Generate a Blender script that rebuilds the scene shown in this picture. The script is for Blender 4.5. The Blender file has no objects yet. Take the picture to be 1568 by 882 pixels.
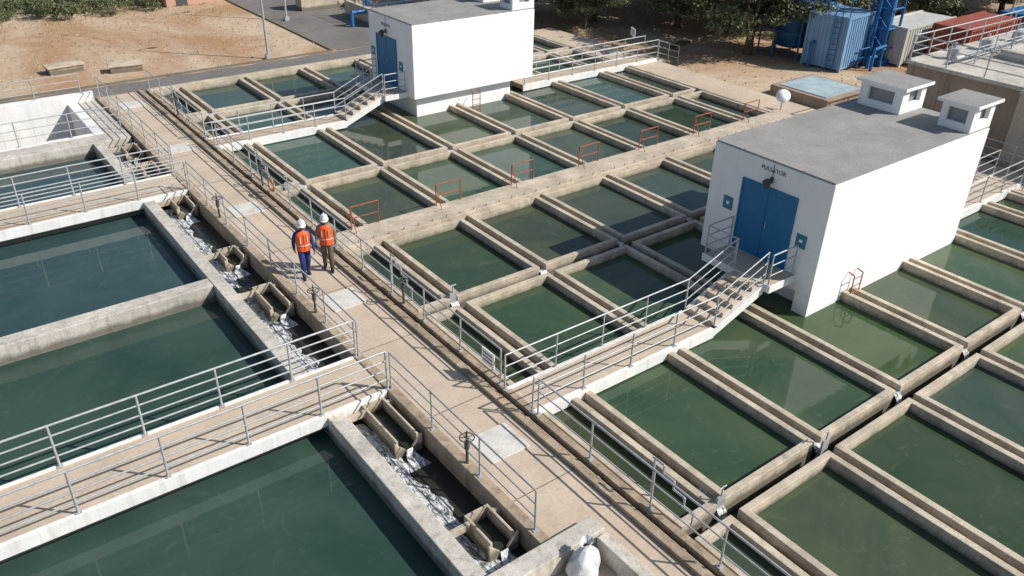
import bpy, bmesh, math, random
import numpy as np
from mathutils import Vector, Matrix
random.seed(7); rng=np.random.default_rng(7)
sc=bpy.context.scene
COL=sc.collection
# ---------------------------------------------------------------- materials
def nodes(name):
    m=bpy.data.materials.new(name); m.use_nodes=True
    nt=m.node_tree; b=nt.nodes['Principled BSDF']
    return m,nt,b
def N(nt,t,**kw):
    n=nt.nodes.new(t)
    for k,v in kw.items():
        if k in n.inputs: n.inputs[k].default_value=v
        else: setattr(n,k,v)
    return n
def noise(nt,vec,scale,detail=4,rough=.6,dist=0):
    n=N(nt,'ShaderNodeTexNoise'); n.inputs['Scale'].default_value=scale; n.inputs['Detail'].default_value=detail
    n.inputs['Roughness'].default_value=rough; n.inputs['Distortion'].default_value=dist
    nt.links.new(vec,n.inputs['Vector']); return n.outputs['Fac']
def ramp(nt,fac,a,b,ca=(0,0,0,1),cb=(1,1,1,1)):
    r=N(nt,'ShaderNodeValToRGB'); e=r.color_ramp.elements
    e[0].position=a;e[1].position=b;e[0].color=ca if len(ca)==4 else (*ca,1);e[1].color=cb if len(cb)==4 else (*cb,1)
    nt.links.new(fac,r.inputs['Fac']); return r.outputs['Color']
def mix(nt,fac,a,b,mode='MIX'):
    m=N(nt,'ShaderNodeMix',data_type='RGBA',blend_type=mode)
    for s,v in ((0,fac),(6,a),(7,b)):
        if hasattr(v,'links') or isinstance(v,bpy.types.NodeSocket): nt.links.new(v,m.inputs[s])
        elif s==0: m.inputs[0].default_value=v
        else: m.inputs[s].default_value=(*v,1) if len(v)==3 else v
    return m.outputs[2]
def pos(nt): return N(nt,'ShaderNodeNewGeometry').outputs['Position']
def bump(nt,b,h,strength,dist=.02):
    bp=N(nt,'ShaderNodeBump'); bp.inputs['Strength'].default_value=strength; bp.inputs['Distance'].default_value=dist
    nt.links.new(h,bp.inputs['Height']); nt.links.new(bp.outputs[0],b.inputs['Normal'])
def surf(name,base,dark=.6,scale=1.3,rough=.85,bs=.35,fine=.15,wet=None,streak=0.0,stain=(.1,.085,.06),spots=0.0):
    m,nt,b=nodes(name); p=pos(nt)
    n1=noise(nt,p,scale,6,.65,.4); n2=noise(nt,p,scale*22,3,.7)
    d=tuple(c*dark for c in base)
    c=mix(nt,ramp(nt,n1,.3,.68),d,base)
    g=ramp(nt,n2,.3,.7,(1-fine,)*3+(1,),(1+fine,)*3+(1,))
    c=mix(nt,1.0,c,g,'MULTIPLY')
    if spots>0:
        n5=noise(nt,p,2.7,8,.75,1.0); c=mix(nt,ramp(nt,n5,.53,.70,(0,0,0,1),(spots,)*3+(1,)),c,stain)
    if streak>0:
        mp=N(nt,'ShaderNodeMapping'); mp.inputs['Scale'].default_value=(5,5,.35); nt.links.new(p,mp.inputs[0])
        s=noise(nt,mp.outputs[0],1.0,5,.7)
        f=ramp(nt,s,.5,.72,(0,0,0,1),(streak,)*3+(1,))
        c=mix(nt,f,c,stain)
    if wet is not None:
        sx=N(nt,'ShaderNodeSeparateXYZ'); nt.links.new(p,sx.inputs[0])
        n3=noise(nt,p,3.0,4,.6)
        ma=N(nt,'ShaderNodeMath',operation='MULTIPLY_ADD'); nt.links.new(n3,ma.inputs[0]); ma.inputs[1].default_value=.25; nt.links.new(sx.outputs[2],ma.inputs[2])
        mr=N(nt,'ShaderNodeMapRange'); nt.links.new(ma.outputs[0],mr.inputs[0])
        mr.inputs[1].default_value=wet+.22; mr.inputs[2].default_value=wet+.08; mr.inputs[3].default_value=0; mr.inputs[4].default_value=.8
        c=mix(nt,mr.outputs[0],c,(.10,.09,.065))
    nt.links.new(c,b.inputs['Base Color']); b.inputs['Roughness'].default_value=rough
    bump(nt,b,n2,bs); return m
def plain(name,col,rough=.5,metal=0,var=.8,scale=6):
    m,nt,b=nodes(name); p=N(nt,'ShaderNodeTexCoord').outputs['Object']
    n=noise(nt,p,scale,4,.6); c=mix(nt,ramp(nt,n,.3,.7),tuple(x*var for x in col),col)
    nt.links.new(c,b.inputs['Base Color']); b.inputs['Roughness'].default_value=rough; b.inputs['Metallic'].default_value=metal
    return m
M_conc=surf('tank_concrete',(.64,.545,.42),.58,1.1,wet=-.27,streak=.4,spots=.55,stain=(.19,.145,.095))
M_concL=surf('basin_concrete',(.67,.62,.54),.6,.9,wet=-.36,streak=.6,stain=(.17,.145,.105),spots=.5)
M_walk=surf('walkway_concrete',(.60,.485,.365),.76,.6,fine=.1,bs=.25,spots=.45,stain=(.32,.24,.165))
M_kerb=surf('kerb_concrete',(.48,.38,.27),.5,1.6,streak=.7,stain=(.12,.08,.05),spots=.55)
M_cover=surf('cover_plate',(.70,.67,.61),.75,2,spots=.4,stain=(.38,.32,.24))
M_white=surf('white_paint',(.90,.90,.895),.95,1.0,rough=.7,bs=.1,fine=.03,streak=.13,stain=(.45,.42,.38))
M_fascia=surf('white_fascia',(.86,.85,.82),.85,1.5,rough=.7,bs=.15,fine=.05,streak=.35,stain=(.3,.26,.2))
M_roof=surf('bitumen_roof',(.33,.32,.30),.7,.8,bs=.4,fine=.2,spots=.4,stain=(.2,.195,.18))
M_blue=plain('blue_door_paint',(.004,.16,.36),.45,var=.85,scale=3)
M_bluesign=plain('blue_sign',(.02,.22,.36),.4)
M_galv=plain('galvanised_steel',(.52,.54,.55),.45,.25,var=.7,scale=9)
M_gdark=plain('dark_steel',(.08,.08,.08),.5)
M_red=plain('red_oxide_paint',(.42,.10,.035),.6,var=.6,scale=12)
M_grate=plain('grey_panel',(.3,.32,.33),.5,.2)
def water(name,c1,c2,useattr=True,rough=.04,bstr=.06,bscale=5,foam=.35,fc=(.2,.21,.15)):
    m,nt,b=nodes(name); p=pos(nt)
    n1=noise(nt,p,.3,5,.6,.9)
    c=mix(nt,ramp(nt,n1,.32,.66),c1,c2)
    if useattr:
        a=N(nt,'ShaderNodeVertexColor'); a.layer_name='tint'
        c=mix(nt,1.0,c,a.outputs[0],'MULTIPLY')
    n4=noise(nt,p,1.6,8,.75,1.5)
    f=ramp(nt,n4,.56,.85,(0,0,0,1),(foam,)*3+(1,))
    c=mix(nt,f,c,fc)
    n6=noise(nt,p,14,4,.8,.5); c=mix(nt,ramp(nt,n6,.70,.76,(0,0,0,1),(.35,.35,.35,1)),c,(.3,.32,.26))
    nt.links.new(c,b.inputs['Base Color']); b.inputs['Roughness'].default_value=rough; b.inputs['IOR'].default_value=1.35
    n3=noise(nt,p,bscale,3,.5); bump(nt,b,n3,bstr,.02)
    return m
M_water=water('green_water',(.076,.104,.052),(.042,.074,.040),foam=.5)
M_waterL=water('basin_water_mat',(.048,.088,.066),(.028,.060,.047),True,.05,.1,4,.3)
M_dark=water('channel_water_mat',(.025,.028,.02),(.035,.04,.027),False,.12,.4,8,.15)
def foam():
    m,nt,b=nodes('foaming_water'); p=pos(nt)
    mp=N(nt,'ShaderNodeMapping'); mp.inputs['Scale'].default_value=(1.5,.45,1); nt.links.new(p,mp.inputs[0])
    n=noise(nt,mp.outputs[0],6,9,.72,2.2); n2=noise(nt,p,45,3,.6)
    f=mix(nt,.3,ramp(nt,n,.42,.58),ramp(nt,n2,.4,.6),'MULTIPLY')
    c=mix(nt,f,(.05,.058,.05),(.92,.94,.95))
    nt.links.new(c,b.inputs['Base Color']); b.inputs['Roughness'].default_value=.35; bump(nt,b,n,.35,.03); return m
M_foam=foam()
def ground():
    m,nt,b=nodes('sandy_soil'); p=pos(nt)
    n1=noise(nt,p,.09,7,.7,.8); n2=noise(nt,p,.8,7,.75,.8); n3=noise(nt,p,9,5,.75)
    c=mix(nt,ramp(nt,n1,.40,.58),(.44,.25,.13),(.60,.47,.33))
    c=mix(nt,ramp(nt,n2,.5,.68,(0,0,0,1),(.7,.7,.7,1)),c,(.36,.275,.18))
    n7=noise(nt,p,.25,8,.8,1.2); c=mix(nt,ramp(nt,n7,.58,.66,(0,0,0,1),(.45,.45,.45,1)),c,(.27,.21,.13))
    c=mix(nt,1.0,c,ramp(nt,n3,.3,.7,(.68,.68,.68,1),(1.15,1.15,1.15,1)),'MULTIPLY')
    nt.links.new(c,b.inputs['Base Color']); b.inputs['Roughness'].default_value=.95; bump(nt,b,n3,.6,.08); return m
M_ground=ground()
M_asph=surf('asphalt',(.20,.185,.17),.68,.35,bs=.4,fine=.15,spots=.45,stain=(.30,.25,.19))
M_brown=surf('brown_render',(.40,.30,.225),.7,.8,streak=.6,stain=(.14,.095,.07))
M_beige=surf('beige_render',(.55,.47,.37),.75,.8,streak=.4,stain=(.25,.19,.14))
M_bark=surf('bark',(.12,.09,.065),.6,4)
def leaf(name,a,bcol):
    m,nt,b=nodes(name); oi=N(nt,'ShaderNodeNewGeometry')
    c=mix(nt,oi.outputs['Random Per Island'],a,bcol); nt.links.new(c,b.inputs['Base Color']); b.inputs['Roughness'].default_value=.7
    return m
M_leaf=leaf('acacia_leaf',(.065,.09,.035),(.19,.21,.11))
M_leaf2=leaf('bush_leaf',(.065,.09,.035),(.17,.19,.09))
# ---------------------------------------------------------------- mesh builder
class MB:
    def __init__(s): s.v=[];s.f=[];s.m=[];s.smooth=[]
    def add(s,vs,fs,m=0,sm=False):
        o=len(s.v); s.v+= [tuple(v) for v in vs]
        for f in fs: s.f.append(tuple(i+o for i in f)); s.m.append(m); s.smooth.append(sm)
    def box(s,x0,x1,y0,y1,z0,z1,m=0):
        s.add([(x0,y0,z0),(x1,y0,z0),(x1,y1,z0),(x0,y1,z0),(x0,y0,z1),(x1,y0,z1),(x1,y1,z1),(x0,y1,z1)],
        [(0,3,2,1),(4,5,6,7),(0,1,5,4),(1,2,6,5),(2,3,7,6),(3,0,4,7)],m)
    def quad(s,x0,x1,y0,y1,z,m=0): s.add([(x0,y0,z),(x1,y0,z),(x1,y1,z),(x0,y1,z)],[(0,1,2,3)],m)
    def ring(s,x0,x1,y0,y1,w,z0,z1,m=0):
        o=[(x0,y0),(x1,y0),(x1,y1),(x0,y1)]; i=[(x0+w,y0+w),(x1-w,y0+w),(x1-w,y1-w),(x0+w,y1-w)]
        V=[(a,b,z1) for a,b in o]+[(a,b,z1) for a,b in i]+[(a,b,z0) for a,b in o]+[(a,b,z0) for a,b in i]
        F=[]
        for k in range(4):
            l=(k+1)%4
            F+=[(k,l,4+l,4+k),(8+k,8+l,l,k),(4+k,4+l,12+l,12+k)]
        s.add(V,F,m)
    def cyl(s,a,b,r,m=0,n=6,r2=None,caps=True):
        a=Vector(a);b=Vector(b); d=b-a
        if d.length<1e-6: return
        d.normalize(); up=Vector((0,0,1)) if abs(d.z)<.9 else Vector((1,0,0))
        e=d.cross(up).normalized(); g=d.cross(e); r2=r if r2 is None else r2
        V=[];F=[]
        for k in range(n):
            t=2*math.pi*k/n; o=e*math.cos(t)+g*math.sin(t); V.append(a+o*r);V.append(b+o*r2)
        for k in range(n):
            l=(k+1)%n; F.append((2*k,2*k+1,2*l+1,2*l))
        s.add(V,F,m,True)
        if caps: s.add([V[2*k] for k in range(n)],[tuple(range(n))],m); s.add([V[2*k+1] for k in range(n)],[tuple(reversed(range(n)))],m)
    def path(s,pts,r,m=0,n=6):
        for a,b in zip(pts,pts[1:]): s.cyl(a,b,r,m,n)
    def loft(s,rings,m=0,sm=True,cap=True):
        n=16; V=[];F=[]
        for cx,cy,z,rx,ry in rings:
            for k in range(n):
                t=2*math.pi*k/n; V.append((cx+rx*math.cos(t),cy+ry*math.sin(t),z))
        for i in range(len(rings)-1):
            for k in range(n):
                l=(k+1)%n; F.append((i*n+k,i*n+l,(i+1)*n+l,(i+1)*n+k))
        if cap: F.append(tuple(reversed(range(n)))); F.append(tuple(range((len(rings)-1)*n,len(rings)*n)))
        s.add(V,F,m,sm)
    def make(s,name,mats,parent=None,bevel=0,loc=None,rotz=0):
        me=bpy.data.meshes.new(name); me.from_pydata(s.v,[],s.f); 
        for m in (mats if isinstance(mats,(list,tuple)) else [mats]): me.materials.append(m)
        me.polygons.foreach_set('material_index',s.m); me.polygons.foreach_set('use_smooth',s.smooth); me.update()
        ob=bpy.data.objects.new(name,me); COL.objects.link(ob)
        if parent: ob.parent=parent
        if loc: ob.location=loc
        ob.rotation_euler[2]=rotz
        if bevel:
            md=ob.modifiers.new('bevel','BEVEL'); md.width=bevel; md.segments=2; md.limit_method='ANGLE'
        return ob
def empty(name,loc=(0,0,0),rotz=0):
    e=bpy.data.objects.new(name,None); COL.objects.link(e); e.location=loc; e.rotation_euler[2]=rotz; e.empty_display_size=.2; return e
# ---------------------------------------------------------------- railings
def railing(name,pts,h=1.0,sp=1.7,nr=3,r=.022,mat=None,plates=True):
    b=MB()
    pts=[Vector(p) for p in pts]
    for k in range(nr):
        hh=h*(1-k/(nr+.0)) if nr>1 else h
        rr=r if k==0 else r*.8
        b.path([p+Vector((0,0,hh)) for p in pts],rr,0,7)
    for a,c in zip(pts,pts[1:]):
        n=max(1,round((c-a).length/sp))
        for i in range(n+1):
            q=a.lerp(c,i/n); lean=Vector((random.uniform(-.012,.012),random.uniform(-.012,.012),0))
            b.cyl(q,q+Vector((0,0,h))+lean,r*1.05,0,7)
            if plates: b.box(q.x-.06,q.x+.06,q.y-.06,q.y+.06,q.z,q.z+.015)
    return b.make(name,mat or M_galv)
# ================================================================ RIGHT TANK
P=[10.9+3.25*k for k in range(7)]
cols=[(9.72,P[0]-.12)]+[(P[k]+.12,P[k+1]-.12) for k in range(6)]+[(P[6]+.12,32.2)]
rows=[(-3,1.15),(2.2,6.74),(7.08,16.52),(16.9,21.2),(22.35,26.68),(27.04,36.5),(36.9,41.3)]
tank=MB(); wat=MB(); tints=[]
for ri,(ya,yb) in enumerate(rows):
    for ci,(xa,xb) in enumerate(cols):
        zt=-.04+rng.uniform(-.012,.012)
        tank.ring(xa,xb,ya,yb,.17,-1.6,zt)
        wat.quad(xa+.1,xb-.1,ya+.1,yb-.1,-.30+rng.uniform(-.025,.025))
        v=rng.uniform(.75,1.25); bl=rng.uniform(.8,1.3)
        if ci==0: v*=.7
        if ya>16: bl*=1.2; v*=.9  # far rows tinted bluer: sky reflection put into the water colour
        tints.append((v*rng.uniform(.8,1.2),v,v*bl,1))
tk=tank.make('filter_tank',M_conc,bevel=.015)
def add_tint(ob,t):
    ca=ob.data.color_attributes.new('tint','FLOAT_COLOR','CORNER')
    for p,c in zip(ob.data.polygons,t):
        for li in p.loop_indices: ca.data[li].color=c
w=wat.make('tank_water',M_water); add_tint(w,tints)
b=MB(); b.quad(9.3,32.4,-3.2,41.5,-.6); b.make('channel_water',M_dark)
b=MB()
b.box(9.6,32.5,41.32,41.62,-1.5,.02); b.box(32.22,32.5,-3,41.3,-1.5,.0)
b.make('tank_perimeter_wall',M_conc,bevel=.02)
b=MB(); b.box(9.62,32.2,21.22,22.33,-1.5,.06); b.box(9.62,32.2,1.17,2.18,-1.5,.06)
b.make('cross_walkway',M_conc,bevel=.02)
b=MB()
for yy in (6.91,16.71,26.86,36.7):
    for x in P:
        b.add([(x-.115,yy+.17,-.2),(x+.115,yy+.17,-.2),(x+.12,yy+.08,-.3),(x-.12,yy+.08,-.3),(x+.13,yy+.02,-.59),(x-.13,yy+.02,-.59)],[(0,1,2,3),(3,2,4,5)])
        b.quad(x-.3,x+.3,yy-.165,yy+.165,-.594)
        b.quad(x-.115,x+.115,yy+.17,yy+.9,-.21)
b.make('weir_spill',M_foam)
# ================================================================ MAIN WALKWAY
b=MB()
b.box(7.4,9.04,8.2,41.5,-1.6,0,0); b.box(8.35,9.04,-4,8.2,-1.6,0,0)
b.box(7.16,7.4,8.2,41.5,-1.6,.09,1)
b.box(9.04,9.2,-4,41.5,-1.6,.1,1); b.box(9.2,9.42,-4,41.5,-1.6,-.12,1); b.box(9.42,9.6,-4,41.5,-1.6,.06,1)
b.make('main_walkway',[M_walk,M_kerb],bevel=.015)
b=MB()
for y in np.arange(9.5,41,3.2): b.quad(7.41,9.03,y,y+.02,.004)
b.make('expansion_joint',M_gdark)
b=MB()
for y in (32.8,25.8,18.5,11.1,39.5):
    b.box(7.75,8.75,y-.48,y+.48,0.001,.03)
b.make('access_cover',M_cover,bevel=.01)
b=MB(); b.cyl((9.3,-4,-.06),(9.3,41.4,-.06),.05,0,8)
for y in np.arange(-3,41,2.4): b.cyl((9.3,y,-.06),(9.3,y+.08,-.06),.065,0,8)
b.make('service_pipe',M_kerb)
def gate_valve(x,y):
    b=MB(); b.cyl((x,y,.0),(x,y,.55),.035,0,8); b.box(x-.09,x+.09,y-.09,y+.09,.0,.04); b.cyl((x,y,.5),(x,y,.68),.06,0,8); b.cyl((x,y,.68),(x,y,.95),.018,0,6)
    for k in range(10):
        a=2*math.pi*k/10; c=2*math.pi*(k+1)/10
        b.cyl((x+.16*math.cos(a),y+.16*math.sin(a),.78),(x+.16*math.cos(c),y+.16*math.sin(c),.78),.014,0,5)
        if k%2==0: b.cyl((x,y,.78),(x+.16*math.cos(a),y+.16*math.sin(a),.78),.01,0,5)
    b.make('gate_valve',M_gdark)
for y in (10.9,18.2,25.5): gate_valve(7.28,y)
for y in (17.3,27.3,36.8): gate_valve(9.5,y)
railing('walkway_railing',[(9.5,-3,.06),(9.5,11.3,.06)],sp=1.75,nr=3)
railing('walkway_railing',[(9.5,12.75,.06),(9.5,31.8,.06)],sp=1.75,nr=3)
railing('walkway_railing',[(9.5,33.3,.06),(9.5,41,.06)],sp=1.75,nr=3)
railing('walkway_railing',[(7.28,8.6,.09),(7.28,14.1,.09)],sp=1.75,nr=3)
railing('walkway_railing',[(7.28,15.75,.09),(7.28,28.45,.09)],sp=1.75,nr=3)
railing('walkway_railing',[(7.28,30.2,.09),(7.28,41,.09)],sp=1.75,nr=3)
def stepped(x,y):
    b=MB(); p=[]; yy=y; z=.95
    for k in range(4):
        p.append((x,yy,z)); yy-=.3; p.append((x,yy,z)); z-=.2
    b.path(p,.026,0,6); b.cyl((x,y-.05,-.1),(x,y-.05,.95),.022); b.cyl((x,y-1.15,-.1),(x,y-1.15,.35),.022)
    b.make('stepped_handrail',M_galv)
for y in (8.1,18.6,28.7,38.6): stepped(9.85,y)
for k,x in enumerate(P):
    b=MB(); x0=x-.45; x1=x+.55; y=22.25
    b.path([(x0,y,.06),(x0,y,.85),(x1,y,.85),(x1,y,.06)],.022,0,6); b.cyl((x0,y,.45),(x1,y,.45),.018,0,6)
    b.path([(x0,y,.85),(x0,y-.35,.06)],.015,0,5)
    b.make('red_guard_rail',M_red)
b=MB()
for k in range(40):
    x=10.2+k*.55; b.cyl((x,21.3,.06),(x,21.3,.14),.014,0,5)
b.make('rail_stub_row',M_red)
for (x,y) in ((10.9,16.95),(10.9,7.1),(10.3,27.0),(14.15,6.9)):
    b=MB(); b.cyl((x,y,-.5),(x,y,.35),.02,0,6); b.box(x-.12,x+.12,y-.02,y+.02,-.5,.1); b.cyl((x-.1,y,.33),(x+.1,y,.33),.015); b.make('sluice_gate',M_galv)
# ================================================================ LEFT BASINS
b=MB()
b.box(5.6,5.98,-20,35.3,-1.6,0)
for y in (7.1,21.4,): b.box(-20,5.59,y,y+.5,-1.6,-.01)
b.box(-20,7.1,35.3,36.3,-1.6,.0)
for y0 in (14.35,28.7): b.box(-20,5.59,y0,y0+1.1,-1.6,-.22)
b.box(5.3,8.3,7.75,8.15,-1.6,.25); b.box(8.05,8.3,5.0,7.7,-1.6,.2)
b.make('settling_basin_wall',M_concL,bevel=.02)
b=MB(); t=[]
for ya,yb in ((-20,7.1),(7.6,14.4),(15.4,21.4),(21.9,28.75),(29.7,35.3)):
    b.quad(-20,5.62,ya,yb,-.55); v=rng.uniform(.9,1.1); t.append((v,v,v*(1.0 if yb<25 else 1.3),1))
w=b.make('basin_water',M_waterL); add_tint(w,t)
WZ=-.46
b=MB(); b.quad(5.9,7.2,7,36,WZ); b.make('outlet_channel_water',M_dark)
b=MB(); 
for ya,yb in ((8.3,13.9),(16.0,21.2),(21.6,28.2),(30.4,35)):
    n=34
    for i in range(n):
        y0=ya+(yb-ya)*i/n; y1=ya+(yb-ya)*(i+1)/n
        e=lambda y: 6.52+.10*math.sin(y*3.1)+.05*math.sin(y*9)+.04*math.sin(y*23)
        h=lambda y: WZ+.035+.01*math.sin(y*11)
        b.add([(5.985,y0,WZ+.02),(6.22,y0,h(y0)+.02),(e(y0),y0,WZ+.003),(5.985,y1,WZ+.02),(6.22,y1,h(y1)+.02),(e(y1),y1,WZ+.003)],[(0,1,4,3),(1,2,5,4)],0,True)
b.make('rushing_water',M_foam)
def trough(y0,L=1.2):
    b=MB(); x0=6.45; x1=7.02; t=.055
    b.box(x0+.0,x0+t,y0,y0+L,-.6,-.03); b.box(x1-t,x1,y0,y0+L,-.6,-.03)
    b.box(x0+t,x1-t,y0+.02,y0+L,-.62,-.33,1); b.box(x0+t,x1-t,y0+L-t,y0+L,-.33,-.03)
    for sx,xa in ((1,x0),(-1,x1)):
        b.add([(xa-sx*.06,y0,-.03),(xa+sx*.2,y0,-.3),(xa+sx*.2,y0,-.6),(xa-sx*.06,y0,-.6),(xa-sx*.06,y0-.06,-.03),(xa+sx*.2,y0-.06,-.3),(xa+sx*.2,y0-.06,-.6),(xa-sx*.06,y0-.06,-.6)],
              [(0,1,2,3),(7,6,5,4),(0,4,5,1),(1,5,6,2),(3,7,4,0)])
    b.box(5.985,x0-.002,y0+L-.25,y0+L-.15,-.2,-.04); b.box(x1+.002,7.155,y0+L-.25,y0+L-.15,-.2,-.04)
    b.make('weir_trough',[M_conc,M_dark],bevel=.008)
    b=MB(); b.add([(x0+.2,y0-.065,-.3),(x1-.2,y0-.065,-.3),(x1-.16,y0-.16,WZ+.03),(x0+.16,y0-.16,WZ+.03),(x1-.05,y0-.6,WZ+.006),(x0,y0-.6,WZ+.006)],[(0,1,2,3),(3,2,4,5)],0,True); b.make('trough_outflow',M_foam)
for y,L in ((8.9,.9),(12.45,1.6),(19.3,1.4),(22.75,.8),(27.3,1.0),(31.2,1),(33.6,1)): trough(y,L)
# ---- bridges
def bridge(name,x0,x1,y0,y1,z=.05,mat_side=M_fascia):
    e=empty(name)
    b=MB(); b.box(x0,x1,y0+.1,y1-.1,z-.22,z,0); b.make('deck',[M_walk],e)
    b=MB(); b.box(x0,x1,y0,y0+.098,z-.3,z+.03,0); b.box(x0,x1,y1-.098,y1,z-.3,z+.03,0); b.make('edge_beam',[mat_side],e,bevel=.01)
    return e
bridge('footbridge',-20,7.14,14.05,15.8,.06)
bridge('footbridge',-20,7.14,28.35,30.2,.06)
for (ya,yb) in ((14.12,15.73),(28.42,30.13)):
    railing('bridge_railing',[(-20,ya,.09),(7.2,ya,.09)],sp=1.75,nr=4,r=.026,h=1.05)
    railing('bridge_railing',[(-20,yb,.09),(7.2,yb,.09)],sp=1.75,nr=4,r=.026,h=1.05)
b=MB(); b.box(-20,7.1,41.2,41.6,-3,.35,0); b.box(5.9,6.3,36.32,41.18,-3,.0,0); b.box(-20,5.88,36.32,36.6,-3,.0,0)
b.make('empty_basin_wall',M_fascia,bevel=.02)
b=MB(); b.quad(-20,5.9,36.5,41.3,-2.6); b.make('empty_basin_floor',M_kerb)
railing('bridge_railing',[(-20,36.45,.0),(7,36.45,0)],sp=1.9,nr=3,h=1.0)
railing('bridge_railing',[(-20,41.4,.35),(6.6,41.4,.35)],sp=1.9,nr=3,h=.9)
b=MB(); b.box(6.3,7.14,36.32,41.4,-1.5,-.02); b.make('side_path',M_concL)
# ================================================================ PUMP HOUSES
def pump_house(x0,x1,y0,y1,zb,zt,by0,by1,plinth,door,turr,land_z,bridge_x0,far_x):
    e=empty('pump_house')
    b=MB(); b.box(x0,x1,y0,y1,zb,zt); b.make('walls',M_white,e,bevel=.02)
    b=MB(); b.box(x0+.03,x1-.03,y0+.03,y1-.03,zt+.001,zt+.05); b.make('roof',M_roof,e)
    b=MB()
    for yy in np.arange(y0+1,y1,1.0): b.box(x0+.05,x1-.05,yy,yy+.06,zt+.051,zt+.058)
    b.make('roof_felt_seam',M_roof,e)
    b=MB()
    for q in plinth: b.box(*q)
    b.make('plinth',M_white,e,bevel=.01)
    d0,d1,dz0,dz1=door
    b=MB(); b.box(x0-.05,x0+.01,d0-.05,d1+.05,dz1,dz1+.06,1); b.box(x0-.05,x0+.01,d0-.05,d0,dz0,dz1,1); b.box(x0-.05,x0+.01,d1,d1+.05,dz0,dz1,1)
    mid=(d0+d1)/2
    for a,c in ((d0,mid-.006),(mid+.006,d1)):
        b.box(x0-.03,x0+.01,a,c,dz0,dz1,0)
    b.cyl((x0-.09,mid-.1,dz0+1),(x0-.09,mid-.1,dz0+1.2),.012,2)
    b.make('double_door',[M_blue,M_blue,M_galv],e)
    b=MB(); b.box(x0-.02,x0-.002,d1+.28,d1+.62,dz0+1.05,dz0+1.45,0); b.box(x0-.026,x0-.0205,d1+.40,d1+.5,dz0+1.2,dz0+1.3,1)
    b.box(x0-.02,x0-.002,d0-.55,d0-.22,dz0+.85,dz0+1.25,0); b.box(x0-.026,x0-.0205,d0-.44,d0-.33,dz0+1.02,dz0+1.1,1); b.make('blue_sign',[M_bluesign,M_white],e)
    b=MB(); b.box(x0-.05,x0,mid-.04,mid+.04,dz1+.2,dz1+.36); b.cyl((x0-.03,mid,dz1+.3),(x0-.22,mid,dz1+.36),.015)
    b.cyl((x0-.22,mid,dz1+.08),(x0-.22,mid,dz1+.26),.06,0,8,.13); b.cyl((x0-.22,mid,dz1+.26),(x0-.22,mid,dz1+.37),.15,0,8,.03)
    b.cyl((x0-.012,mid,dz1+.36),(x0-.012,mid,zt-.03),.008,0,5); b.make('wall_lantern',M_gdark,e)
    c=bpy.data.curves.new('lettering','FONT'); c.body='PULSATOR'; c.size=.17; c.extrude=.003; c.align_x='CENTER'; c.materials.append(M_gdark)
    o=bpy.data.objects.new('lettering',c); COL.objects.link(o); o.parent=e; o.location=(x0-.01,mid,dz1+.5); o.rotation_euler=(math.pi/2,0,-math.pi/2)
    for (ta,tb,tc,td) in turr:
        zz=zt+.05; h=.78
        b=MB(); w=.14
        ww0=tc+(td-tc)*.2; ww1=td-(td-tc)*.2
        b.box(ta,ta+w,tc,ww0,zz,zz+h); b.box(ta,ta+w,ww1,td,zz,zz+h); b.box(ta,ta+w,ww0,ww1,zz,zz+.25); b.box(ta,ta+w,ww0,ww1,zz+h-.12,zz+h)
        xw0=ta+w; b.box(xw0,xw0+.25,tc,tc+w,zz,zz+h); b.box(tb-.3,tb,tc,tc+w,zz,zz+h); b.box(xw0+.25,tb-.3,tc,tc+w,zz,zz+.3)
        b.box(xw0,tb,td-w,td,zz,zz+h); b.box(tb-w,tb,tc+w,td-w,zz,zz+h)
        b.box(ta-.14,tb+.14,tc-.14,td+.14,zz+h+.001,zz+h+.1)
        b.make('roof_turret',M_white,e,bevel=.012)
        b=MB(); b.box(ta+w+.02,tb-w-.02,tc+w+.02,td-w-.02,zz,zz+h-.1); b.make('turret_louvre',M_grate,e)
        b=MB(); b.quad(ta-.12,tb+.12,tc-.12,td+.12,zz+h+.106); b.make('turret_roof_felt',M_roof,e)
    lx0=x0-1.15
    b=MB(); b.box(lx0,x0-.01,by0-.15,d1+.15,land_z-.14,land_z,0); b.make('landing',M_walk,e,bevel=.01)
    b=MB(); b.box(lx0-.03,lx0-.002,by0-.18,d1+.18,land_z-.2,land_z+.03); b.box(lx0,x0-.01,by0-.18,by0-.152,land_z-.2,land_z+.03); b.make('landing_edge',M_fascia,e)
    sx0=lx0-1.9; n=5; b=MB()
    for k in range(n):
        z1=.05+(land_z-.05)*(k+1)/(n+0)-.001; xa=sx0+ (lx0-.04-sx0)*k/n; xb=sx0+(lx0-.04-sx0)*(k+1)/n
        b.box(xa,xb+.02,by0+.1,by1-.1,z1-.09-(.06 if k else .1),z1,0)
    b.make('steps',M_walk,e,bevel=.01)
    b=MB()
    for yy in (by0,by1-.098):
        V=[(sx0,yy,-.2),(sx0,yy,.08),(lx0-.03,yy,land_z+.02),(lx0-.03,yy,land_z-.28)]
        V+= [(a,c+.098,z) for a,c,z in V]
        b.add(V,[(0,3,2,1),(4,5,6,7),(0,1,5,4),(1,2,6,5),(2,3,7,6),(3,0,4,7)])
    b.make('stair_stringer',M_fascia,e)
    for yy in (by0+.05,by1-.05):
        o=railing('bridge_handrail',[(bridge_x0,yy,.08),(sx0,yy,.08),(lx0,yy,land_z)],sp=1.6,nr=3,h=.98); o.parent=e
    o=railing('landing_railing',[(lx0,by0-.1,land_z),(x0-.1,by0-.1,land_z)],sp=.9,nr=3,h=.95,plates=False); o.parent=e
    o=railing('landing_railing',[(lx0,by1,land_z),(lx0,d1+.1,land_z),(x0-.1,d1+.1,land_z)],sp=.9,nr=3,h=.95,plates=False); o.parent=e
    bridge('footbridge',bridge_x0,sx0,by0,by1,.05)
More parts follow.
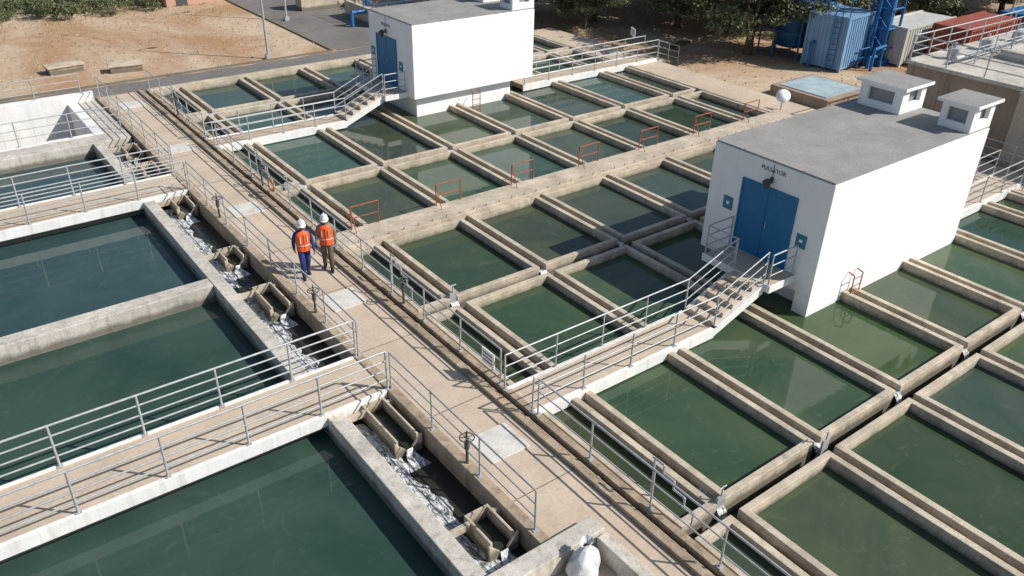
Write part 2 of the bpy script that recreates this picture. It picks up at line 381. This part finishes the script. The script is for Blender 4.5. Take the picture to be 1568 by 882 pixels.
    bridge('footbridge',x1,far_x,by0,by1,.05)
    railing('bridge_railing',[(x1+.1,by0+.05,.08),(far_x,by0+.05,.08)],sp=1.6,nr=3)
    railing('bridge_railing',[(x1+.1,by1-.05,.08),(far_x,by1-.05,.08)],sp=1.6,nr=3)
    lx=x0+ (1.75 if y0<20 else 3.0); b=MB(); yy=y0-.12
    for dx in (0,.42): b.path([(lx+dx,yy+.35,-.5),(lx+dx,yy-.1,-.4),(lx+dx,yy-.1,.55),(lx+dx,yy+.1,.6)],.02)
    for k in range(4): b.cyl((lx,yy-.1,-.3+.25*k),(lx+.42,yy-.1,-.3+.25*k),.014)
    b.make('access_ladder',M_red,e)
    return e
pump_house(18.7,26.8,10.66,14.7,-.02+.32,3.7,11.4,12.55,
  [(18.7,26.8,10.66,11.15,-1.5,.298),(19.15,26.7,11.152,14.6,-1.5,.298)],(11.68,13.47,.78,2.93),
  [(25.35,26.75,12.9,14.4),(25.5,26.78,10.68,11.7)],.78,9.45,33)
pump_house(18.3,25.0,31.3,35.2,.65,3.88,32.0,33.15,
  [(18.6,23.9,31.65,34.9,-1.5,.648)],(32.75,34.45,.85,2.95),
  [(23.6,24.9,33.5,34.9),(23.7,24.98,31.32,32.3)],.85,9.45,34.5)
b=MB(); b.box(32.55,34.6,-3,41.6,-1.5,-.1); 
b.make('far_walkway',M_walk)
railing('walkway_railing',[(34.5,-2,-.1),(34.5,18,-.1)],sp=1.9); railing('walkway_railing',[(32.7,-2,-.1),(32.7,11.2,-.1)],sp=1.9)
def sign(x,y,z,w,h,rot=0):
    e=empty('warning_sign',(x,y,z),rot)
    b=MB(); b.box(-.012,.012,-w/2,w/2,-h/2,h/2); b.make('plate',M_white,e)
    b=MB()
    for k in range(3): b.box(-.016,-.0125,-w*.38,w*.38,-h*.3+k*h*.25,-h*.3+k*h*.25+h*.09)
    b.make('lettering_lines',M_gdark,e)
sign(9.42,13.15,.62,.5,.42); sign(34.3,33.9,1.15,.9,.45,-.5)
b=MB()
for k in range(5): b.box(34.6+.3*k,34.9+.3*k,32.0,33.15,-.5,-.0-.09*k)
b.make('outside_steps',M_conc)
railing('bridge_railing',[(34.5,32.0,.05),(36.2,32.0,-.5)],sp=1,nr=3)
# ================================================================ GROUND
G=-.5
b=MB(); X0,X1,Y0,Y1=-20,32.5,-20,41.6; R=2500
b.quad(-R,R,Y1,R,G); b.quad(-R,R,-R,Y0,G); b.quad(-R,X0,Y0,Y1,G); b.quad(X1,R,Y0,Y1,G)
b.make('ground',M_ground)
b=MB()
def strip(pa,pb,z):
    n=len(pa)
    b.add([(x,y,z) for x,y in pa]+[(x,y,z) for x,y in pb],[(i,i+1,n+i+1,n+i) for i in range(n-1)])
xs=np.linspace(-40,30,141); strip([(x,41.7) for x in xs],[(x,44.95+.06*math.sin(x*2.3)+.05*rng.normal()) for x in xs],G+.004)
ys=np.linspace(45.05,75,70); strip([(21.2+.08*math.sin(y*1.7)+.06*rng.normal(),y) for y in ys],[(33+.5*math.sin(y*.6)+.15*rng.normal(),y) for y in ys],G+.0041)
b.make('asphalt_road',M_asph)
b=MB(); b.box(-40,20.9,45.06,45.19,G,G+.09); b.box(20.92,21.07,45.2,75,G,G+.09); b.make('kerb',M_conc)
b=MB()
for k in range(1800):
    if k%2: x=rng.uniform(-5,21); y=rng.uniform(45.3,66)
    else: x=rng.uniform(34.7,52); y=rng.uniform(18,48)
    s=rng.uniform(.015,.075); z=G
    b.add([(x-s,y-s,z),(x+s,y-s*.7,z),(x+s*.8,y+s,z),(x-s*.8,y+s,z),(x+rng.uniform(-s,s)*.3,y,z+s*1.1)],[(0,1,4),(1,2,4),(2,3,4),(3,0,4)])
b.make('scattered_stones',M_kerb)
for (x,y,L,rz) in ((7.3,48.8,1.7,.1),(10.0,47.3,1.6,-.15)):
    b=MB(); b.box(-L/2,L/2,-.35,.35,0,.32); b.box(-L/2-.08,L/2+.08,-.42,.42,.321,.42); b.make('concrete_block',M_conc,bevel=.02,loc=(x,y,G),rotz=rz)
def lamp(x,y,h,rz=0):
    e=empty('street_lamp',(x,y,G),rz)
    b=MB(); b.cyl((0,0,0),(0,0,h),.07,0,10,.045); b.path([(0,0,h),(.2,0,h+.3),(.9,0,h+.45)],.035,0,8); b.box(-.15,.15,-.15,.15,0,.25); b.make('pole',M_galv,e)
    b=MB(); b.loft([(1.1,0,h+.4,.3,.12),(1.1,0,h+.47,.32,.14),(1.1,0,h+.53,.15,.08)]); b.make('lamp_head',M_galv,e)
lamp(17.2,45.5,6.5); lamp(22,54,6.5); lamp(58,24,7,2.5); lamp(45,48,6.5)
e=empty('inlet_works')
b=MB(); b.ring(25.8,31,49,53,.3,G,.6); b.ring(31.2,36,47.5,52,.3,G,.9); b.box(26.1,30.7,49.3,52.7,G,.1); b.box(24,38,56,57,G,1.2); b.box(28,29,53.1,56,G,.7); b.make('concrete_walls',M_conc,e,bevel=.02)
M_bluep=plain('blue_rail_paint',(.02,.15,.38),.5)
for pts in ([(25.9,49.1,.6),(30.9,49.1,.6)],[(24,56.1,1.2),(38,56.1,1.2)],[(31.3,47.6,.9),(36,47.6,.9)],[(25.9,49.1,.6),(25.9,52.9,.6)]):
    o=railing('blue_railing',pts,sp=1.2,nr=3,mat=M_bluep); o.parent=e
b=MB(); b.path([(27,52,.3),(27,52,1.6),(30,52,1.6),(30,55,1.6)],.16,0,10); b.path([(24.8,50,G),(24.8,50,.4),(25.8,50,.4)],.14,0,10); b.make('blue_pipework',M_bluep,e)
e=empty('valve_pit')
b=MB(); b.ring(35.9,39.4,21.9,25.3,.35,G,.02); b.make('pit_wall',M_brown,e,bevel=.02)
M_faded=surf('faded_blue_sheet',(.42,.55,.60),.6,1.0,fine=.1,stain=(.4,.36,.3),streak=.5,spots=.6)
b=MB(); b.box(36.2,39.1,22.2,25.0,-.3,.06); b.make('cover_sheet',M_faded,e)
e=empty('satellite_dish',(33.2,22.6,-.1))
b=MB(); b.cyl((0,0,0),(0,0,.6),.04); b.make('post',M_galv,e)
b=MB(); b.loft([(0,0,-.15,.02,.02),(0,0,-.14,.14,.14),(0,0,-.08,.26,.26),(0,0,0,.34,.34),(0,0,.02,.34,.34)],cap=True); o=b.make('reflector',M_white,e); o.location=(0,0,.65); o.rotation_euler=(.5,-.7,0)
e=empty('concrete_reservoir')
b=MB(); b.box(36.2,58,13.5,18.6,G,2.55); b.make('walls',M_brown,e,bevel=.03)
b=MB(); b.box(35.7,58,6,13.49,G,2.55); b.make('end_wall',M_beige,e,bevel=.03)
b=MB(); b.box(36.1,58.1,13.5,18.72,2.551,2.72); b.box(35.6,58.1,5.9,13.49,2.551,2.721); b.make('top_slab',M_concL,e,bevel=.02)
b=MB(); b.box(40,52,9,16.5,2.722,3.1); b.make('raised_cover',M_concL,e)
b=MB()
for x in (38,41,44,47): b.cyl((x,17.6,2.7),(x,17.6,3.2),.25,0,12); b.cyl((x,17.6,3.2),(x,17.6,3.45),.06,0,8)
b.path([(37,17.0,3.0),(50,17.0,3.0)],.1,0,8); b.make('vent_pipes',M_galv,e)
for pts in ([(36.25,13.6,2.72),(36.25,18.6,2.72),(58,18.6,2.72)],[(38,16.6,2.72),(52,16.6,2.72)],[(40.5,8.5,3.1),(40.5,16.3,3.1)],[(35.75,6,2.72),(35.75,13.4,2.72)]):
    o=railing('reservoir_railing',pts,sp=1.5,nr=3,r=.03,h=1.05); o.parent=e
def corr_box(name,x,y,L,W,Hh,rz,mat,parent=None,z=G):
    e=empty(name,(x,y,z),rz) if parent is None else parent
    b=MB(); b.box(-L/2,L/2,-W/2,W/2,.12,Hh-.05)
    n=int(L/.28)
    for k in range(n):
        xx=-L/2+.15+k*(L-.3)/n
        b.box(xx,xx+.13,-W/2-.035,-W/2-.001,.25,Hh-.2); b.box(xx,xx+.13,W/2+.001,W/2+.035,.25,Hh-.2)
    n=int(W/.28)
    for k in range(n):
        yy=-W/2+.15+k*(W-.3)/n
        b.box(-L/2-.035,-L/2-.001,yy,yy+.13,.25,Hh-.2)
    b.make('shell',mat,e)
    b=MB()
    for sx in (-1,1):
        for sy in (-1,1): b.box(sx*L/2-.07,sx*L/2+.07,sy*W/2-.07,sy*W/2+.07,0,Hh)
    b.box(-L/2,L/2,-W/2-.06,-W/2+.06,Hh-.14,Hh+.005); b.box(-L/2,L/2,W/2-.06,W/2+.06,Hh-.14,Hh+.005)
    b.box(-L/2-.06,-L/2+.06,-W/2+.08,W/2-.08,Hh-.14,Hh+.004); b.make('frame',mat,e); return e
M_ub=surf('pale_blue_steel',(.20,.38,.60),.75,1,rough=.5,streak=.3,stain=(.3,.28,.26)); M_db=surf('deep_blue_steel',(.02,.12,.30),.7,1.2,rough=.5)
M_wc=surf('off_white_steel',(.6,.6,.55),.8,1.2,rough=.5,streak=.3,stain=(.25,.15,.1)); M_rc=surf('rust_red_steel',(.35,.08,.045),.7,1.2,rough=.6)
e=corr_box('blue_treatment_unit',44.0,27.0,3.2,2.3,3.0,.1,M_ub)
b=MB(); b.path([(-1.75,-.8,0),(-1.75,-.8,3.6)],.03); b.path([(-1.75,-.4,0),(-1.75,-.4,3.6)],.03)
for k in range(11): b.cyl((-1.75,-.8,.3+.3*k),(-1.75,-.4,.3+.3*k),.02)
b.path([(-1.9,.6,0),(-1.9,.6,1.4),(-1.6,.6,1.4)],.1,0,8); b.path([(1.0,-1.3,0),(1.0,-1.3,2.2),(1.0,-1.1,2.2)],.1,0,8); b.path([(-.4,-1.35,.5),(1.2,-1.35,.5)],.08,0,8)
b.path([(-1.5,-1.1,3.0),(-1.5,-1.1,3.9),(1.5,-1.1,3.9),(1.5,-1.1,3.0)],.03); b.path([(-1.5,1.1,3.0),(-1.5,1.1,3.9),(1.5,1.1,3.9)],.03); b.cyl((-1.5,-1.1,3.9),(-1.5,1.1,3.9),.03)
b.make('pipework_and_ladder',M_bluep,e)
corr_box('shipping_container',49.3,25.6,5.5,2.1,2.2,.03,M_wc)
corr_box('shipping_container',51.8,23.1,6,2.1,2.3,.02,M_rc)
e=empty('blue_filter_unit',(44,30.0,G))
b=MB(); b.loft([(0,0,.5,1.0,1.0),(0,0,.7,1.15,1.15),(0,0,2.4,1.15,1.15),(0,0,2.7,.8,.8),(0,0,2.8,.2,.2)])
for k in range(4): a=k*math.pi/2+.5; b.cyl((math.cos(a),math.sin(a),0),(math.cos(a),math.sin(a),.8),.07)
b.cyl((-1.1,0,.9),(-1.9,0,.9),.1); b.cyl((-1.9,0,.9),(-1.9,0,0),.1); b.make('vessel',M_db,e)
b=MB()
for x in (-1.4,1.4):
    for y in (-1.4,1.4): b.cyl((x,y,0),(x,y,3.6),.06)
for z in (1.5,3.0,3.5):
    b.path([(-1.4,-1.4,z),(1.4,-1.4,z),(1.4,1.4,z),(-1.4,1.4,z),(-1.4,-1.4,z)],.05)
for z in (0,1.5): b.cyl((-1.4,-1.4,z),(1.4,-1.4,z+1.5),.03); b.cyl((-1.4,1.4,z),(-1.4,-1.4,z+1.5),.03)
b.box(-1.4,1.4,-1.4,1.4,3.05,3.1); b.make('steel_frame',M_db,e)
e=empty('blue_steel_tower',(45.6,25.1,G))
b=MB(); b.cyl((0.6,.6,0),(.6,.6,7.5),.42,0,14); b.box(.0,1.2,.0,1.2,0,.3)
for x in (0,1.2):
    for y in (0,1.2): b.cyl((x,y,0),(x,y,7.5),.08)
for z in np.arange(1,7.6,1.1): 
    b.path([(0,0,z),(1.2,0,z),(1.2,1.2,z),(0,1.2,z),(0,0,z)],.05); b.cyl((0,0,z-1.1),(0,1.2,z),.035)
b.path([(0,.2,.6),(-.9,.2,.6),(-.9,.2,0)],.11,0,8); b.path([(.2,0,1.2),(-1.2,-.2,1.2),(-1.2,-.2,0)],.09,0,8)
b.path([(-1.5,.5,0),(-1.5,.5,1.1),(-.4,.5,1.1),(-.4,.5,0)],.04); b.path([(-.3,.6,0),(-.3,.6,5),(.4,.6,5.6)],.1,0,8)
b.make('tower_frame',M_bluep,e)
for k,(x,y) in enumerate(((62,24),(66,23.5),(70,23))):
    b=MB(); b.ring(-1.9,1.9,-1.6,1.6,.08,0,1.5); b.box(-1.8,1.8,-1.5,1.5,.1,1.2); 
    for q in np.arange(-1.7,1.8,.6): b.box(q,q+.08,-1.66,-1.601,0,1.5)
    b.make('blue_water_trough',M_bluep,loc=(x,y,G))
e=empty('pink_house',(18.6,64.2,G),.1)
M_pink=surf('pink_render',(.55,.33,.25),.8,.6)
b=MB(); b.box(-2.2,2.2,-2,2,0,2.6); b.make('walls',M_pink,e,bevel=.02)
b=MB(); b.box(-2.4,2.4,-2.2,2.2,2.601,2.75); b.make('roof',M_conc,e)
b=MB(); b.box(-1.5,-.7,-2.03,-2.001,0,2.0); b.box(.4,1.4,-2.03,-2.001,1,1.8); b.make('openings',M_gdark,e)
# ================================================================ TREES
def crown_mesh(name,clusters,per,ls,trunkfn,leafmat):
    b=MB(); trunkfn(b)
    nv=len(b.v); allv=[]
    for (c,r) in clusters:
        n=int(per*(r[0]/.8)**2)
        d=rng.normal(size=(n,3)); d/=np.linalg.norm(d,axis=1)[:,None]
        rad=rng.uniform(.25,1,size=(n,1))**.5
        p=np.array(c)+d*rad*np.array(r)*(1+.25*rng.normal(size=(n,1)))
        p[:,2]=np.maximum(p[:,2],.05)
        a=rng.normal(size=(n,3)); a/=np.linalg.norm(a,axis=1)[:,None]
        q=np.cross(a,rng.normal(size=(n,3))); q/=np.linalg.norm(q,axis=1)[:,None]
        s=ls*rng.uniform(.6,1.4,size=(n,1)); 
        quad=np.stack([p-a*s-q*s*.5,p+a*s-q*s*.5,p+a*s+q*s*.5,p-a*s+q*s*.5],1)
        allv.append(quad.reshape(-1,3))
    L=np.concatenate(allv); k=len(L)//4
    verts=b.v+[tuple(x) for x in L]; faces=b.f+[(nv+4*i,nv+4*i+1,nv+4*i+2,nv+4*i+3) for i in range(k)]
    me=bpy.data.meshes.new(name); me.from_pydata(verts,[],faces); me.materials.append(M_bark); me.materials.append(leafmat)
    me.polygons.foreach_set('material_index',b.m+[1]*k); me.update(); return me
def acacia(seed,h,w):
    rr=random.Random(seed); cl=[]; limbs=[]
    for k in range(12):
        a=2*math.pi*k/12+rr.uniform(-.3,.3); d=w*rr.uniform(.35,1.05); z=h*rr.uniform(.36,.88)
        tip=Vector((d*math.cos(a),d*math.sin(a),z)); limbs.append(tip)
        for j in range(5):
            o=Vector((rr.uniform(-1,1),rr.uniform(-1,1),rr.uniform(-.35,.5)))
            r=rr.uniform(.4,.85); cl.append((tuple(tip+o),(r*1.25,r*1.25,r*.5)))
    for j in range(6): r=rr.uniform(.5,.9); cl.append(((rr.uniform(-1.4,1.4),rr.uniform(-1.4,1.4),h*rr.uniform(.75,.98)),(r*1.2,r*1.2,r*.5)))
    def tf(b):
        f=Vector((rr.uniform(-.15,.15),rr.uniform(-.15,.15),h*.22))
        b.cyl((0,0,-.1),f,.24,0,9,.17)
        for t in limbs:
            m1=f.lerp(t,.45)+Vector((rr.uniform(-.3,.3),rr.uniform(-.3,.3),rr.uniform(.0,.4)))
            b.cyl(f,m1,.11,0,7,.065); b.cyl(m1,t,.065,0,6,.02)
            b.cyl(m1,t+Vector((rr.uniform(-.8,.8),rr.uniform(-.8,.8),.3)),.035,0,5,.012)
    return crown_mesh('acacia_crown',cl,230,.072,tf,M_leaf)
AC=[acacia(1,4.6,3.3),acacia(2,5.0,3.7),acacia(3,4.0,2.8)]
def place(name,me,x,y,s,rz): 
    o=bpy.data.objects.new(name,me); COL.objects.link(o); o.location=(x,y,G); o.scale=(s,s,s*random.uniform(.9,1.1)); o.rotation_euler[2]=rz
tr=[(41.4,31.2,1.25),(45,35.5,1.2),(43,38.5,1.1),(37.5,41.5,.75),(35.5,45.0,1.05),(39.5,43.0,1.05),(34.0,50,1.05),(42,47,1.25),(47,43,1.25),(51,39,1.25),(49,33.5,1.15),(54,35,1.2),(57,31,1.1),(61,30,1.1),(66,28,1.1),(60,38,1.3),(55,47,1.3),(47,56,1.3),(40,56,1.2),(34,60,1.1),(65,36,1.3),(72,30,1.3),(72,38,1.4),(62,45,1.4),(78,33,1.4)]
for k,(x,y,s) in enumerate(tr): place('acacia_tree',AC[k%3],x,y,s,k*1.7)
def bush(seed):
    rr=random.Random(seed); cl=[]
    for k in range(14):
        r=rr.uniform(.25,.6); cl.append(((rr.uniform(-1.3,1.3),rr.uniform(-1.3,1.3),rr.uniform(.2,1.3)),(r,r,r*.8)))
    def tf(b):
        for k in range(7): b.cyl((0,0,-.05),(rr.uniform(-1,1),rr.uniform(-1,1),rr.uniform(.8,1.6)),.035,0,5,.008)
    return crown_mesh('bush_crown',cl,420,.055,tf,M_leaf2)
BU=[bush(11),bush(12),bush(13)]
k=0
for x in np.arange(-4,17,1.6):
    for j,yy in enumerate((62.0,64.4,67.5,71)):
        if x>15.5 and yy<68: continue
        place('bush',BU[k%3],x+rng.uniform(-1.1,1.1),yy+rng.uniform(-1.4,1.2)+x*.06,rng.uniform(.45,1.5)*(.75+.17*j),k*1.3); k+=1
for (x,y,s) in ((36.5,46.5,.5),(46,33,.4),(52,31,.5),(55,26.5,1.0),(58,27,1.3),(38.5,34.5,.3),(37,38,.25),(40,35,.25)): place('bush',BU[k%3],x,y,s,k); k+=1
for k,(x,y) in enumerate([(-8,74),(0,75),(8,73),(14,72),(22,77),(30,76),(-16,72)]): place('acacia_tree',AC[k%3],x,y,1.3,k)
b=MB()
for k in range(1600):
    if k%3: x=rng.uniform(-4,20); y=62-14*rng.uniform(0,1)**2
    else: x=rng.uniform(34.8,48); y=rng.uniform(30,46)
    for j in range(5):
        a=rng.uniform(0,6.28); h=rng.uniform(.06,.22); dx=math.cos(a)*h*.6; dy=math.sin(a)*h*.6
        b.add([(x-dy*.1,y+dx*.1,G),(x+dy*.1,y-dx*.1,G),(x+dx,y+dy,G+h)],[(0,1,2)])
b.make('dry_grass',leaf('dry_grass_mat',(.22,.17,.07),(.36,.3,.15)))
# ================================================================ PLASTIC SACK
b=MB()
rr=random.Random(5); n=22; V=[];F=[]
prof=[(0,.24),(.06,.31),(.15,.33),(.24,.31),(.33,.3),(.42,.25),(.5,.24),(.58,.17),(.65,.12),(.7,.06),(.76,.09),(.82,.14)]
for z,r in prof:
    for k in range(n):
        a=2*math.pi*k/n; q=r*(1+.13*math.sin(3*a+z*5)+.09*math.sin(7*a-z*14)+.13*rr.uniform(-1,1)); V.append((q*math.cos(a)*1.05+.12*z,q*math.sin(a)*.8+.1*z,z+.03*rr.uniform(-1,1)))
for i in range(len(prof)-1):
    for k in range(n): l=(k+1)%n; F.append((i*n+k,i*n+l,(i+1)*n+l,(i+1)*n+k))
F.append(tuple(reversed(range(n)))); b.add(V,F,0,False)
M_bag=plain('plastic_sack',(.72,.73,.74),.35,var=.7,scale=8)
o=b.make('plastic_sack',M_bag,loc=(7.5,7.42,-.25)); o.modifiers.new('s','SUBSURF').levels=1; o.modifiers['s'].render_levels=1
b=MB(); b.box(6.0,8.04,-20,7.74,-1.6,-.25); b.make('channel_slab',M_walk)
def lifebuoy(x,y,z):
    b=MB(); R0,r0=.22,.045; n=20;m=8; V=[]
    for i in range(n):
        a=2*math.pi*i/n
        for j in range(m):
            c=2*math.pi*j/m; rad=R0+r0*math.cos(c); V.append((r0*math.sin(c),rad*math.cos(a),rad*math.sin(a)))
    b.add(V,[],0)
    for i in range(n):
        for j in range(m):
            k=(i+1)%n;l=(j+1)%m; b.f.append((i*m+j,i*m+l,k*m+l,k*m+j)); b.m.append(0); b.smooth.append(True)
    b.make('lifebuoy',[plain('buoy_faded_orange',(.5,.28,.14),.6),M_white],loc=(x,y,z))
lifebuoy(9.42,26.2,.5)
# ================================================================ PEOPLE
M_skin=plain('skin',(.13,.065,.04),.55); M_or=plain('orange_vest',(.95,.12,.02),.6,var=.85,scale=10); M_hel=plain('white_helmet',(.85,.85,.85),.25,var=.97)
M_navy=plain('navy_cloth',(.015,.03,.16),.8,var=.6,scale=9); M_khaki=plain('khaki_cloth',(.15,.11,.08),.85,var=.7,scale=9); M_grey=plain('grey_shirt',(.25,.23,.21),.85,var=.7)
M_boot=plain('boot',(.03,.022,.018),.6); M_refl=plain('reflective_tape',(.62,.6,.5),.3,var=.9); M_eye=plain('eye',(.01,.01,.01),.2)
def skin(vs,es,rs,root,lev=2):
    me=bpy.data.meshes.new('t'); me.from_pydata(vs,es,[]); ob=bpy.data.objects.new('t',me); COL.objects.link(ob)
    sk=ob.modifiers.new('k','SKIN'); sk.use_smooth_shade=True
    for i,r in enumerate(rs): 
        me.skin_vertices[0].data[i].radius=r if isinstance(r,tuple) else (r,r)
        me.skin_vertices[0].data[i].use_root=(i==root)
    ss=ob.modifiers.new('s','SUBSURF'); ss.levels=lev; ss.render_levels=lev
    dg=bpy.context.evaluated_depsgraph_get(); ev=ob.evaluated_get(dg); out=bpy.data.meshes.new_from_object(ev); bpy.data.objects.remove(ob); return out
def worker(loc,rz,m_top,m_leg,pose,tilt):
    e=empty('worker',loc,rz)
    s=pose
    V=[(0,0,.94),(0,.0,1.12),(0,.01,1.30),(0,.0,1.43),(0,-.01,1.53),(0,-.02,1.60)]
    E=[(0,1),(1,2),(2,3),(3,4),(4,5)]; Rr=[(.155,.12),(.15,.11),(.175,.12),(.13,.09),(.058,.06),(.055,.06)]
    hands=[]
    for sx in (-1,1):
        f=s*sx
        i=len(V); V+=[(sx*.19,0,1.42),(sx*.26,.03-f*.04,1.15),(sx*.26,-.07-f*.13,.93),(sx*.255,-.085-f*.15,.88)]
        E+=[(3,i),(i,i+1),(i+1,i+2),(i+2,i+3)]; Rr+=[(.08,.08),(.06,.06),(.042,.042),(.034,.042)]
        hands.append((sx,V[i+2],V[i+3]))
        g=-f
        i=len(V); V+=[(sx*.095,0,.88),(sx*.10,-.06-g*.11,.49),(sx*.10,.03-g*.17,.11 if g>0 else .13),(sx*.105,.0-g*.17,.05),(sx*.12,-.17-g*.17,.035)]
        E+=[(0,i),(i,i+1),(i+1,i+2),(i+2,i+3),(i+3,i+4)]; Rr+=[(.11,.11),(.082,.085),(.066,.07),(.05,.055),(.045,.034)]
    me=skin(V,E,Rr,0)
    for m in (m_top,m_leg,M_skin,M_boot): me.materials.append(m)
    for p in me.polygons:
        c=p.center; p.use_smooth=True
        if c.z<.115: k=3
        elif abs(c.x)>.17 and c.z<.93: k=2
        elif c.z<.96 and abs(c.x)<.19: k=1
        elif c.z>1.475 and abs(c.x)<.08: k=2
        else: k=0
        p.material_index=k
    ob=bpy.data.objects.new('body',me); COL.objects.link(ob); ob.parent=e
    for sx,wv,hv in hands:
        w=Vector(wv); dr=(Vector(hv)-w).normalized(); side=Vector((0,-1,0)); side=(side-dr*side.dot(dr)).normalized(); inn=Vector((-sx,0,0))
        HV=[w,w+dr*.04,w+dr*.085]; HE=[(0,1),(1,2)]; HR=[(.026,.022),(.034,.018),(.038,.016)]
        for q,(o,L) in enumerate(((.028,.075),(.010,.083),(-.009,.078),(-.027,.06))):
            j=len(HV); base=w+dr*.085+side*o
            HV+=[base,base+dr*L*.45+inn*.008,base+dr*L*.8+inn*.03,base+dr*L*.95+inn*.045]
            HE+=[(2,j),(j,j+1),(j+1,j+2),(j+2,j+3)]; HR+=[.0095,.009,.0085,.007]
        j=len(HV); HV+=[w+dr*.03+side*.03,w+dr*.06+side*.055+inn*.012,w+dr*.085+side*.062+inn*.02]; HE+=[(1,j),(j,j+1),(j+1,j+2)]; HR+=[.013,.011,.009]
        hm=skin([tuple(v) for v in HV],HE,HR,1,1); hm.materials.append(M_skin)
        for p in hm.polygons: p.use_smooth=True
        ho=bpy.data.objects.new('hand',hm); COL.objects.link(ho); ho.parent=e
    b=MB()
    R=[(0,0,.88,.20,.16),(0,0,1.0,.198,.158),(0,.0,1.12,.20,.158),(0,.01,1.28,.222,.165),(0,.005,1.38,.232,.155),(0,.0,1.455,.195,.125),(0,0,1.50,.10,.09)]
    b.loft(R,0,cap=False)
    for (za,zb,r1,r2) in ((1.05,1.085,.206,.165),): b.loft([(0,0,za,r1,r2),(0,0,zb,r1,r2)],1,cap=False)
    for sx in (-1,1): b.box(sx*.1-.012,sx*.1+.012,-.166,-.150,1.15,1.36,1)
    b.box(-.004,.004,-.166,-.15,.9,1.42,2)
    b.make('safety_vest',[M_or,M_refl,M_boot],e)
    hd=empty('head_pivot',(0,-.02,1.58)); hd.parent=e; hd.rotation_euler=(tilt,0,0)
    b=MB()
    b.loft([(0,-.005,-.03,.045,.05),(0,-.025,.0,.06,.075),(0,-.02,.04,.07,.09),(0,-.005,.09,.077,.1),(0,.0,.14,.078,.1),(0,.0,.19,.06,.08),(0,0,.215,.03,.04)],0)
    b.add([(-.016,-.095,.06),(.016,-.095,.06),(0,-.132,.066),(0,-.1,.11)],[(0,1,2),(0,2,3),(1,3,2)],0,True)
    for sx in (-1,1):
        b.loft([(sx*.078,.005,.055,.008,.014),(sx*.084,.008,.085,.012,.02),(sx*.08,.01,.115,.008,.014)],0)
        b.loft([(sx*.03,-.09,.095,.012,.008),(sx*.03,-.093,.103,.013,.009),(sx*.03,-.09,.11,.01,.006)],1)
    b.box(-.025,.025,-.1,-.094,.026,.034,2)
    b.make('head',[M_skin,M_eye,plain('lips',(.12,.04,.035),.5)],hd)
    b=MB()
    b.loft([(0,0,.12,.108,.13),(0,0,.17,.108,.13),(0,0,.215,.095,.115),(0,0,.25,.065,.08),(0,0,.265,.027,.032)],0)
    b.loft([(0,-.02,.115,.128,.165),(0,-.02,.128,.12,.155)],0); b.box(-.012,.012,-.09,.09,.24,.275,0)
    b.make('helmet',M_hel,hd)
    return e
worker((8.0,20.35,0.0),-.15,M_navy,M_navy,.9,.15)
worker((8.72,20.35,0.0),-.45,M_grey,M_khaki,-.85,.25)
# ================================================================ LIGHT / WORLD / CAMERA
az=Vector((.70,-.714,0)); el=math.radians(40)
dirs=Vector((az.x*math.cos(el),az.y*math.cos(el),math.sin(el)))
L=bpy.data.lights.new('sun','SUN'); L.energy=5.0; L.angle=math.radians(.5); L.color=(1,.96,.89)
lo=bpy.data.objects.new('sun',L); COL.objects.link(lo); lo.rotation_euler=dirs.to_track_quat('Z','Y').to_euler()
w=bpy.data.worlds.new('World'); sc.world=w; w.use_nodes=True; nt=w.node_tree
sk=nt.nodes.new('ShaderNodeTexSky'); sk.sky_type='NISHITA'; sk.sun_disc=False; sk.sun_elevation=el; sk.sun_rotation=math.atan2(az.x,az.y)
nt.links.new(sk.outputs[0],nt.nodes['Background'].inputs[0]); nt.nodes['Background'].inputs[1].default_value=.105
sc.view_settings.view_transform='Standard'; sc.view_settings.look='None'; sc.view_settings.exposure=0
pit,yaw,roll=[math.radians(v) for v in (30.25,52.49,-1.26)]
fw=np.array([math.cos(yaw)*math.cos(pit),math.sin(yaw)*math.cos(pit),-math.sin(pit)])
r=np.array([math.sin(yaw),-math.cos(yaw),0]); d=np.cross(fw,r); c,s=math.cos(roll),math.sin(roll)
r,d=c*r+s*d,-s*r+c*d
cam=bpy.data.cameras.new('camera'); co=bpy.data.objects.new('camera',cam); COL.objects.link(co)
Mx=Matrix.Identity(4)
for i in range(3): Mx[i][0]=r[i];Mx[i][1]=-d[i];Mx[i][2]=-fw[i]
Mx[2][3]=12.0; co.matrix_world=Mx
cam.sensor_width=36; cam.lens=1258.5/1568*36; cam.clip_end=6000; cam.clip_start=.1
sc.camera=co
